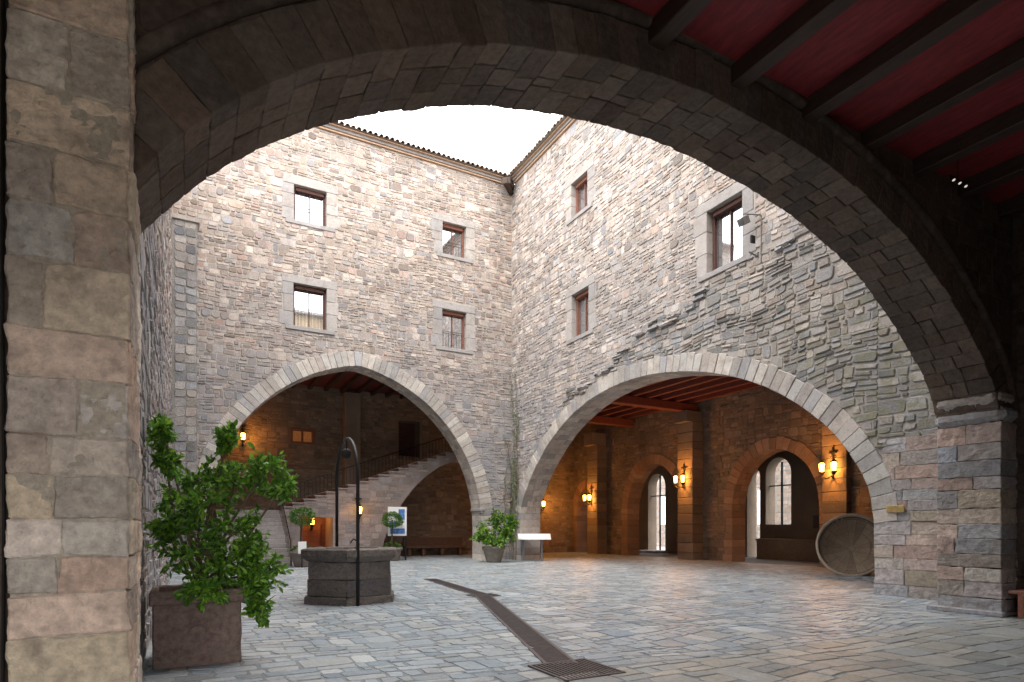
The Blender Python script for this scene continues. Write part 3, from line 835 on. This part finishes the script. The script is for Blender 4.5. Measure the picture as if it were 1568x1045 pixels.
for s in range(9):
    pts=[]; 
    onB=s%3!=0; off=R(.04,.6)
    z=0; top=R(4.5,9.4)
    while z<top:
        off+=R(-.07,.07); off=max(.04,min(.75,off))
        p=Vector((.07,off,z)) if onB else Vector((off,.07,z))
        pts.append(p)
        if z>.9:
            dens=int(6*max(0,noise.noise((off*1.3,z*.7,s*.7))+.28)*1.8)
            for k in range(dens):
                q=p+Vector((R(0,.06),R(-.13,.13),R(-.15,.15))) if onB else p+Vector((R(-.13,.13),R(0,.06),R(-.15,.15)))
                leafadd(ml,q,rdir(-.3),R(.06,.11))
        z+=.16
    mw.tube(pts,.009,4)
ml.obj('leaves',leafmat('vine_leaves',[(.14,.18,.06),(.20,.24,.10),(.11,.15,.05),(.24,.26,.14)]),vn); mw.obj('stems',bark,vn)
sg=empty('notice_sign'); mb=MB(); mb.box(9.72,10.02,1.62,1.65,.55,1.0); mb.obj('board',white,sg,.01)
mb=MB(); mb.tube([(9.87,1.6,0),(9.87,1.6,.8)],.02,6); mb.obj('post',iron,sg)
lc=empty('information_lectern')
Mz=Matrix.Translation((-.3,1.6,1.12))@Matrix.Rotation(math.radians(151.6),4,'Z')
mb=MB(); mb.box(-.75,.75,-.33,.33,-.02,.02,Mz@Matrix.Rotation(math.radians(22),4,'X')); mb.obj('board',white,lc,.01)
mb=MB(); mb.box(-.55,-.47,-.05,.05,-1.12,-.03,Mz); mb.box(.30,.38,-.05,.05,-1.12,-.03,Mz); mb.box(-.6,.45,-.2,.2,-1.12,-1.09,Mz); mb.obj('stand',plain('blue_grey_steel',(.16,.2,.24),.5,.5),lc,.01)
np=empty('poster_display'); mb=MB(); mb.box(4.6,5.5,-1.9,-1.85,1.15,2.5); mb.obj('panel',white,np,.01)
mb=MB(); mb.box(4.7,5.0,-1.848,-1.842,1.9,2.4); mb.box(4.7,5.4,-1.848,-1.842,1.25,1.5); mb.box(5.08,5.4,-1.848,-1.842,1.6,1.8); mb.obj('printed_pictures',plain('blue_print',(.08,.2,.5),.5,var=.5),np)
mb=MB(); mb.box(4.62,4.68,-1.91,-1.84,0,1.15); mb.box(5.42,5.48,-1.91,-1.84,0,1.15); mb.obj('legs',iron,np)
bs=empty('round_ribbed_basin')
nrm=Vector((.845,.53,.22)).normalized()
Mr=nrm.to_track_quat('Z','Y').to_matrix()
c=Vector((-5.0,13.6,.96))
mb=MB()
mb.lathe([(.001,-.66),(.3,-.64),(.6,-.52),(.85,-.26),(1.0,-.02),(1.03,.03),(1.03,.08),(.96,.09),(.94,.03)],c,48,Mr)
mb.obj('shell_and_rim',stone_mat('basin_rim',[(.50,.42,.33)],var=.4,fine=30),bs,smooth=True)
bstone=stone_mat('basin_inner',[(.36,.285,.21),(.33,.26,.19),(.39,.31,.23),(.345,.275,.20)],var=.30,fine=26)
mb=MB(); ns=18
for k in range(ns):
    a=2*math.pi*k/ns; e=2*math.pi/ns; g=.006
    o=R(-.004,.004)
    mb.lathe([(.95,.03+o),(.88,-.10+o),(.72,-.28+o),(.52,-.42+o),(.30,-.51+o),(.10,-.545+o),(.001,-.55)],c,4,Mr,a+g,a+e-g,False)
mb.obj('inner_boards',bstone,bs)
mb=MB()
for rr,zz in ((.90,-.05),(.74,-.245),(.55,-.39)):
    mb.lathe([(rr+.012,zz-.0),(rr+.008,zz+.012),(rr-.008,zz+.0),(rr-.012,zz-.012)],c,40,Mr)
mb.lathe([(.09,-.545),(.085,-.50),(.001,-.49)],c,16,Mr)
mb.obj('hoops_and_hub',bstone,bs)
mb=MB(); mb.lathe([(.945,.02),(.87,-.12),(.71,-.30),(.51,-.44),(.29,-.53),(.001,-.57)],c,40,Mr); mb.obj('inner_backing',bark,bs)
mb=MB(); mb.box(-5.9,-5.3,12.9,13.7,0,.35); mb.obj('support_block',innst,bs,.03)
def lamp(P,D,power,two=True):
    L=empty('wall_lantern'); P=Vector(P); D=Vector(D).normalized(); S=Vector((-D.y,D.x,0))
    mb=MB(); Zv=Vector((0,0,1))
    mb.tube([P+D*.04-Zv*.45,P+D*.04+Zv*.75],.03,6)
    mb.tube([P+D*.04+Zv*.55-S*.16,P+D*.04+Zv*.55+S*.16],.03,6)
    for k in range(4):
        a=k*math.pi/2; mb.tube([P+D*.04+Zv*.45,P+D*.04+Zv*.45+S*.13*math.cos(a+.7)+Zv*.13*math.sin(a+.7)],.02,5)
    offs=(-.24,.24) if two else (0,)
    for o in offs:
        pts=[P+D*.04-Zv*.3]
        for i in range(1,7):
            t=i/6; pts.append(P+D*(.04+.3*math.sin(t*math.pi/2))+S*o*t+Zv*(-.3-.12*math.sin(t*math.pi)))
        mb.tube(pts,.02,6)
        q=P+D*.34+S*o
        mb.lathe([(.001,-.32),(.05,-.3),(.11,-.2),(.12,-.17),(.001,-.17)],q,10)
        mb.lathe([(.13,.17),(.12,.19),(.03,.26),(.001,.3)],q,10)
        for k in range(4):
            a=k*math.pi/2; e=Vector((math.cos(a),math.sin(a),0)); mb.tube([q+e*.1-Zv*.18,q+e*.13+Zv*.18],.008,4)
    mb.obj('iron_bracket',iron,L)
    mb=MB()
    for o in offs: mb.lathe([(.001,-.165),(.075,-.16),(.095,.0),(.1,.12),(.06,.16),(.001,.165)],P+D*.34+S*o,12)
    mb.obj('glass_shade',lampg,L,smooth=True)
    ld=bpy.data.lights.new('lantern_light','POINT'); ld.energy=power; ld.color=(1,.38,.07); ld.shadow_soft_size=.15
    lo=bpy.data.objects.new('lantern_light',ld); sc.collection.objects.link(lo); lo.parent=L; lo.location=P+D*.60
lamp((-7.28,-3.6,3.3),(1,0,0),190)
lamp((-7.28,3.9,3.85),(1,0,0),220)
lamp((-7.68,11.2,3.8),(1,0,0),220)
lamp((11.3,-6.45,5.9),(0,1,0),90,False)
lamp((6.6,-2.98,2.35),(0,1,0),10,False)
lamp((8.45,-4.55,1.85),(0,1,0),26,False)
lamp((-5.5,-6.45,3.0),(0,1,0),90,False)
fl=empty('floodlight'); mb=MB(); mb.tube([(.02,14.15,8.9),(.35,14.1,9.0)],.025,6); mb.tube([(.03,14.25,8.7),(.03,14.25,10.0)],.02,6); mb.tube([(.03,14.25,10.0),(.4,14.0,10.05)],.02,6)
mb.box(-.14,.14,-.1,.1,-.1,.1,Matrix.Translation((.42,14.0,9.85))@Matrix.Rotation(.5,4,'Y')); mb.obj('housing',plain('grey_metal',(.2,.2,.2),.4,.5),fl,.01)
mb=MB(); mb.box(-.08,.08,-.02,.02,-.1,.1,Matrix.Translation((.3,14.2,9.3))); mb.obj('bracket_box',iron,fl)
pq=empty('brass_plaque'); mb=MB(); mb.box(.075,.1,17.62,18.0,1.85,2.0); mb.obj('plate',plain('brass',(.5,.36,.15),.4,.7),pq,.004)
cb=empty('electric_cable'); mb=MB(); mb.tube([(14.84,20.44,0),(14.83,20.44,1.6),(14.84,20.44,3),(14.83,20.44,6.8)],.012,6); mb.obj('wire',iron,cb)

# ================================================================ CAMERA / LIGHT
cam=bpy.data.cameras.new('camera'); co=bpy.data.objects.new('camera',cam); sc.collection.objects.link(co)
co.location=(13.8,25.5,1.5); co.rotation_euler=(math.radians(90),0,math.radians(151.57))
cam.lens=36*929/1568; cam.sensor_width=36; cam.shift_y=287/1568; cam.clip_end=1000; cam.clip_start=.05
sc.camera=co
w=bpy.data.worlds.new('World'); sc.world=w; w.use_nodes=True; t=w.node_tree
bg=t.nodes['Background']; sky=t.nodes.new('ShaderNodeTexSky'); sky.sky_type='NISHITA'; sky.sun_disc=False
sd=Vector((.55,.45,1.1)).normalized()
sky.sun_elevation=math.asin(sd.z); sky.sun_rotation=math.atan2(sd.x,sd.y); sky.dust_density=3; sky.air_density=1
mx=t.nodes.new('ShaderNodeMix'); mx.data_type='RGBA'; mx.inputs[0].default_value=.85; mx.inputs[7].default_value=(60,59,59,1)
t.links.new(sky.outputs[0],mx.inputs[6]); t.links.new(mx.outputs[2],bg.inputs[0]); bg.inputs[1].default_value=.12
sl=bpy.data.lights.new('sun','SUN'); sl.energy=1.2; sl.angle=math.radians(25); sl.color=(1,.93,.84)
so=bpy.data.objects.new('sun',sl); sc.collection.objects.link(so); so.rotation_euler=sd.to_track_quat('Z','Y').to_euler()
print('VERTS',sum(len(o.data.vertices) for o in bpy.data.objects if o.type=='MESH'))
